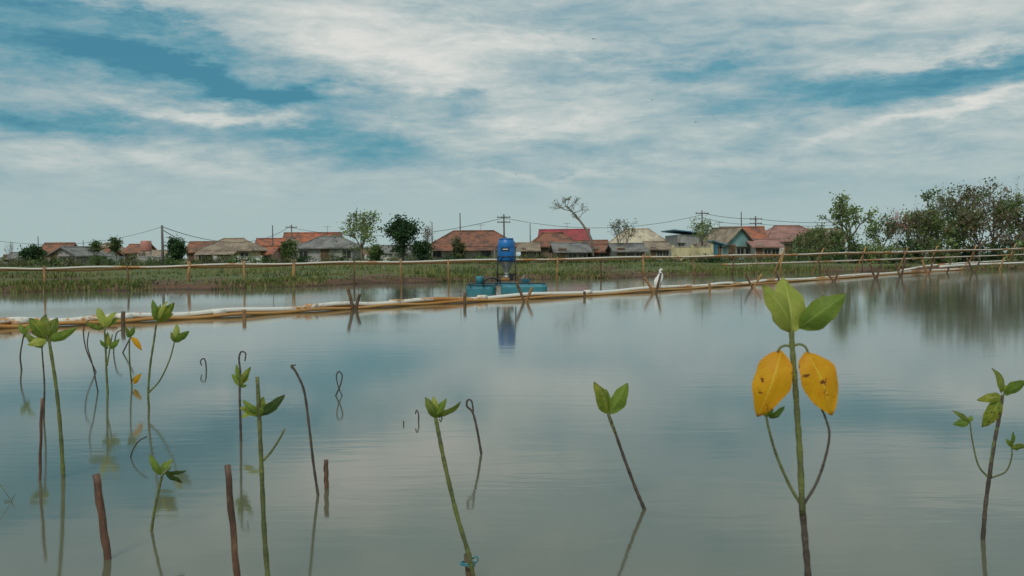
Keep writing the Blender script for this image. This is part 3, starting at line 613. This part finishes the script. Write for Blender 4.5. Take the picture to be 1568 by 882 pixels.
# ------------------------------------------------------------------ mangrove seedlings
L_g=leafmat('leaf_green',(.24,.34,.05),(.14,.23,.035)); L_y=leafmat('leaf_lime',(.46,.50,.10),(.34,.42,.07)); L_yel=leafmat('leaf_yellow',(.88,.48,.015),(.82,.36,.012),(.22,.07,.02),.63,10,.03); L_d=leafmat('leaf_dark_green',(.09,.14,.035),(.05,.09,.02),(.10,.06,.02)); L_m=leafmat('leaf_mottled',(.36,.38,.05),(.15,.24,.03),(.12,.07,.03),.6,18)
L_o=leafmat('leaf_olive',(.24,.29,.05),(.12,.18,.03),(.14,.08,.03),.68,18)
st_g=mat('stem_green',(.17,.19,.05),(.10,.11,.04),16,.6,bump=.4); st_b=mat('stem_brown',(.11,.085,.06),(.06,.045,.035),16,.7,bump=.4)
def plant(name,base,stems,leaves,Y=None):
    b_=W(*base); Y=Y or b_.y; mb=MB(); px=Y/F
    for (pts,w0,w1,m) in stems:
        P3=[P(u,v,Y+dy) for (u,v,dy) in [(q+(0,))[:3] for q in pts]]
        if abs(P3[0].z)<.03: P3=[P3[0]+(P3[0]-P3[1]).normalized()*.25]+P3
        sp_=spline(P3,6); n=len(sp_)
        rad=[(w0+(w1-w0)*i/(n-1))*px/2*(1+.12*math.sin(i*2.1)*(1 if w0>3 else 0)) for i in range(n)]
        mb.tube(sp_,rad,m,8)
    for L in leaves:
        u0,v0,u1,v1,w,m=L[:6]; dy=L[6] if len(L)>6 else random.uniform(-.4,.4); tilt=L[7] if len(L)>7 else random.uniform(-.7,.7)
        if m is L_g and b_.y>2.5 and random.random()<.45: m=random.choice([L_o,L_o,L_y,L_m])
        ln=math.hypot(u1-u0,v1-v0)*px
        mb.leaf(P(u0,v0,Y),P(u1,v1,Y+dy*ln),w*px,m,tilt,curl=random.uniform(.05,.2),fold=random.uniform(.1,.3))
    mb.obj(name); return Y
N='mangrove_seedling'
plant(N,(1243,1100),[([(1243,1100),(1238,900),(1233,830),(1228,772)],11,10,st_b),([(1229,790),(1225,700),(1221,640),(1217,580),(1213,530),(1212,505)],10,8,st_g),
  ([(1228,775),(1210,745),(1190,700),(1178,660),(1173,635)],5,3.5,st_g),([(1229,775),(1250,740),(1264,700),(1270,665),(1264,640),(1256,622)],5,3,st_b),
  ([(1213,532),(1203,529),(1194,533),(1190,541)],4,3.5,st_g),([(1214,530),(1224,527),(1233,531),(1238,541)],4,3.5,st_g)],
 [(1211,512,1200,424,60,L_y,.25,.15),(1212,505,1171,437,44,L_y,-.5,.5),(1224,503,1294,450,44,L_g,-.3,-.35),(1226,500,1268,452,30,L_g,.5,.3),(1205,508,1186,470,16,L_d,.1,.2),
  (1196,536,1160,638,60,L_yel,-.1,.25),(1234,539,1276,636,64,L_yel,-.1,-.2),
  (1178,640,1203,623,13,L_g,0,.4),(1176,638,1162,618,13,L_m,0,.2),(1178,640,1182,612,10,L_g,0,.2),(1176,636,1192,638,10,L_g,0,.5)])
plant(N,(987,780),[([(987,780),(975,752),(957,705),(942,662),(932,634)],6,4,st_b),([(942,662),(935,645),(931,632)],4.5,5,st_g)],
 [(931,634,912,585,25,L_m,-.2,.5),(932,634,960,586,27,L_g,-.1,-.4),(931,634,928,595,16,L_g,.5,0)])
plant(N,(728,900),[([(728,900),(718,850),(700,790),(682,715),(672,665),(667,640)],7.5,6,st_g)],
 [(667,640,652,608,16,L_g,0,.4),(667,640,664,606,14,L_y,.2,0),(668,640,682,610,13,L_g,-.2,-.4),(668,638,706,618,15,L_g,-.5,.8),(667,640,676,615,12,L_g,.6,.3)])
mb=MB(); Y=W(725,890).y-.03; k=Y/F
mb.tube([P(723,905,Y),P(719,880,Y),P(716,848,Y)],6*k,darkst,8)
pts=[P(716+10*math.cos(a)*(1+a*.01),860+3*math.sin(a)+a*.4,Y-.03*math.sin(a)) for a in np.linspace(0,14,50)]; mb.tube(pts,1.3*k,teal,5)
mb.tube(spline([P(724,864,Y),P(732,858,Y),P(729,852,Y),P(722,856,Y)],4),1.2*k,teal,5); mb.obj('stake_with_twine')
plant(N,(412,905),[([(412,905),(405,820),(401,730),(398,660),(394,577)],9,6,st_g),([(403,705),(415,692),(428,672),(436,657)],4,3,st_g)],
 [(396,636,404,607,15,L_m,.3,.2),(398,636,437,605,17,L_d,.2,.3),(397,634,372,612,12,L_g,-.2,.3),(397,637,366,624,12,L_m,-.2,.3),(397,637,412,618,14,L_g,.2,.4)])
plant(N,(369,676),[([(369,676),(368,640),(367,600),(368,570),(366,550),(369,539),(376,541),(375,553)],4.5,2,st_b)],
 [(368,592,354,572,9,L_g),(368,590,384,562,11,L_g),(368,585,362,558,9,L_g),(369,582,381,580,9,L_g),(370,640,400,622,10,L_g),(368,592,378,590,8,L_g)])
plant(N,(97,730),[([(97,730),(92,650),(85,585),(75,520)],7,5,st_g),([(75,522),(70,512)],5,5,st_g)],
 [(72,518,45,487,24,L_g,-.2,.3),(73,518,68,480,20,L_g,.2,0),(74,518,88,486,20,L_g,.3,.3),(74,520,116,503,16,L_g,-.3,.3),(73,520,42,527,17,L_g,-.4,.5),(73,518,56,500,16,L_d,.5,.6)])
plant(N,(68,640),[([(67,640),(68,590),(65,545),(64,528)],3.5,2,st_b)],[(66,532,38,512,14,L_g),(66,530,60,505,12,L_g)])
def stake(u0,v0,u1,v1,wp,m,nm='bamboo_stake'):
    mb=MB(); b_=W(u0,v0); k=b_.y/F; tp=P(u1,v1,b_.y); d=tp-b_; pts=[b_-d*.3]; n=9
    pts+= [b_+d*(i/n)+Vector((math.sin(i*1.7)*.0015,0,0)) for i in range(n+1)]
    mb.tube(pts,[wp*k/2*(1.1 if i in(3,7) else .97) for i in range(n+2)],m,10); mb.obj(nm)
bam=mat('bamboo_red',(.17,.08,.05),(.08,.045,.03),22,.55,c3=(.28,.15,.08),sc=(1,1,.25)); 
stake(61,735,64,610,4.5,bam); stake(165,856,147,726,12,bam); stake(366,915,348,712,10,bam); stake(500,748,499,704,7,bam)
plant(N,(165,601),[([(165,601),(163,570),(162,540),(160,500)],4,3,st_g),([(164,560),(168,535),(172,512)],2.5,2,st_g)],
 [(160,502,128,494,13,L_g),(160,500,150,470,14,L_g),(160,500,176,478,14,L_y),(161,500,182,486,10,L_g),(166,534,152,521,9,L_g),(168,534,183,520,10,L_g),(167,530,165,508,8,L_g)])
plant(N,(228,625),[([(228,625),(227,600),(230,560),(236,520),(240,490)],4,3,st_g),([(227,602),(245,582),(260,550),(268,520)],2.8,2,st_g)],
 [(240,492,233,459,12,L_g),(240,492,266,464,17,L_g),(241,490,255,460,11,L_y),(242,492,266,480,10,L_g),(240,490,246,466,9,L_g),(268,524,290,508,14,L_g),(268,522,271,495,11,L_y),(268,524,262,508,8,L_g)])
plant(N,(232,812),[([(232,812),(236,785),(243,750),(249,725)],5,4,st_g),([(249,727),(262,715)],3,3,st_g)],
 [(247,728,229,695,12,L_g),(248,725,252,706,10,L_g),(252,722,286,722,11,L_d,.2,.7),(250,720,264,702,10,L_g),(252,724,280,740,14,L_d,.2,.6)])
plant(N,(202,592),[([(202,592),(199,560),(198,530),(200,512)],3,2,st_g),([(201,585),(206,578)],2,2,st_b)],
 [(201,516,216,537,10,L_yel,0,.1),(199,516,192,500,8,L_g),(200,515,206,500,9,L_g),(205,588,216,572,9,L_yel,0,.1),(199,516,193,512,7,L_g)])
plant(N,(33,566),[([(33,566),(31,545),(35,520),(38,508)],3,2,st_b)],[(37,512,50,494,10,L_g),(37,512,30,495,9,L_g),(37,512,44,515,9,L_g)])
plant('dry_seedling_stem',(487,758),[([(487,758),(480,710),(473,650),(466,600),(456,575),(447,560)],4.5,3.5,st_b),([(448,565),(446,560),(453,559)],3,2,st_b)],[])
plant('dry_seedling_stem',(737,695),[([(737,695),(731,660),(724,632),(715,622),(716,613),(722,614),(725,630)],4,2.5,st_b)],[])
for nm,pts in [('arched_twig',[(150,600),(142,560),(134,530),(136,508)]),('arched_twig',[(188,540),(178,560),(174,540),(178,512),(186,505)]),('arched_twig',[(316,567),(315,555),(312,549),(307,553),(309,560)]),('arched_twig',[(514,606),(521,590),(524,575),(519,569),(515,576),(518,592),(524,606)]),('arched_twig',[(641,645),(641,635),(638,628),(636,634)]),('arched_twig',[(677,641),(675,637),(672,640)]),('arched_twig',[(147,570),(132,535),(128,505),(136,490)]),('arched_twig',[(618,650),(618,647)]),
    ('arched_twig',[(200,700),(203,690),(212,676),(225,668)])]:
    plant(nm,pts[0],[(pts,2.4,1.8,st_b)],[])
plant(N,(1505,826),[([(1505,826),(1509,775),(1516,722),(1524,670),(1531,635),(1535,606)],7.5,5,st_b),([(1516,730),(1520,690),(1531,635),(1536,604)],5.5,4.5,st_g),
  ([(1514,732),(1498,712),(1489,675),(1485,645)],3,2,st_g),([(1517,732),(1540,722),(1549,700),(1549,684)],3,2,st_g)],
 [(1533,602,1522,563,15,L_g,.1,.3),(1536,603,1574,585,22,L_g,.1,.3),(1533,606,1497,612,16,L_m,.1,.3),(1531,610,1504,655,24,L_m,.2,.3),(1536,600,1545,590,12,L_y,.2,.2),
  (1485,648,1459,629,9,L_g),(1484,648,1460,650,13,L_g),(1485,646,1488,636,8,L_g),(1549,686,1553,662,14,L_g),(1550,686,1572,684,13,L_g,.1,.4),(1550,684,1541,672,8,L_g)])
plant('grass_reflection',(17,768),[([(17,768),(20,762),(24,756)],1.5,.6,st_g),([(16,768),(10,766),(6,768)],1.5,.6,st_g),([(18,768),(22,774)],1.2,.6,st_g)],[])  # reflection of a grass blade on the water, modelled as thin stems
print('verts',sum(len(o.data.vertices) for o in scene.objects if o.type=='MESH'))
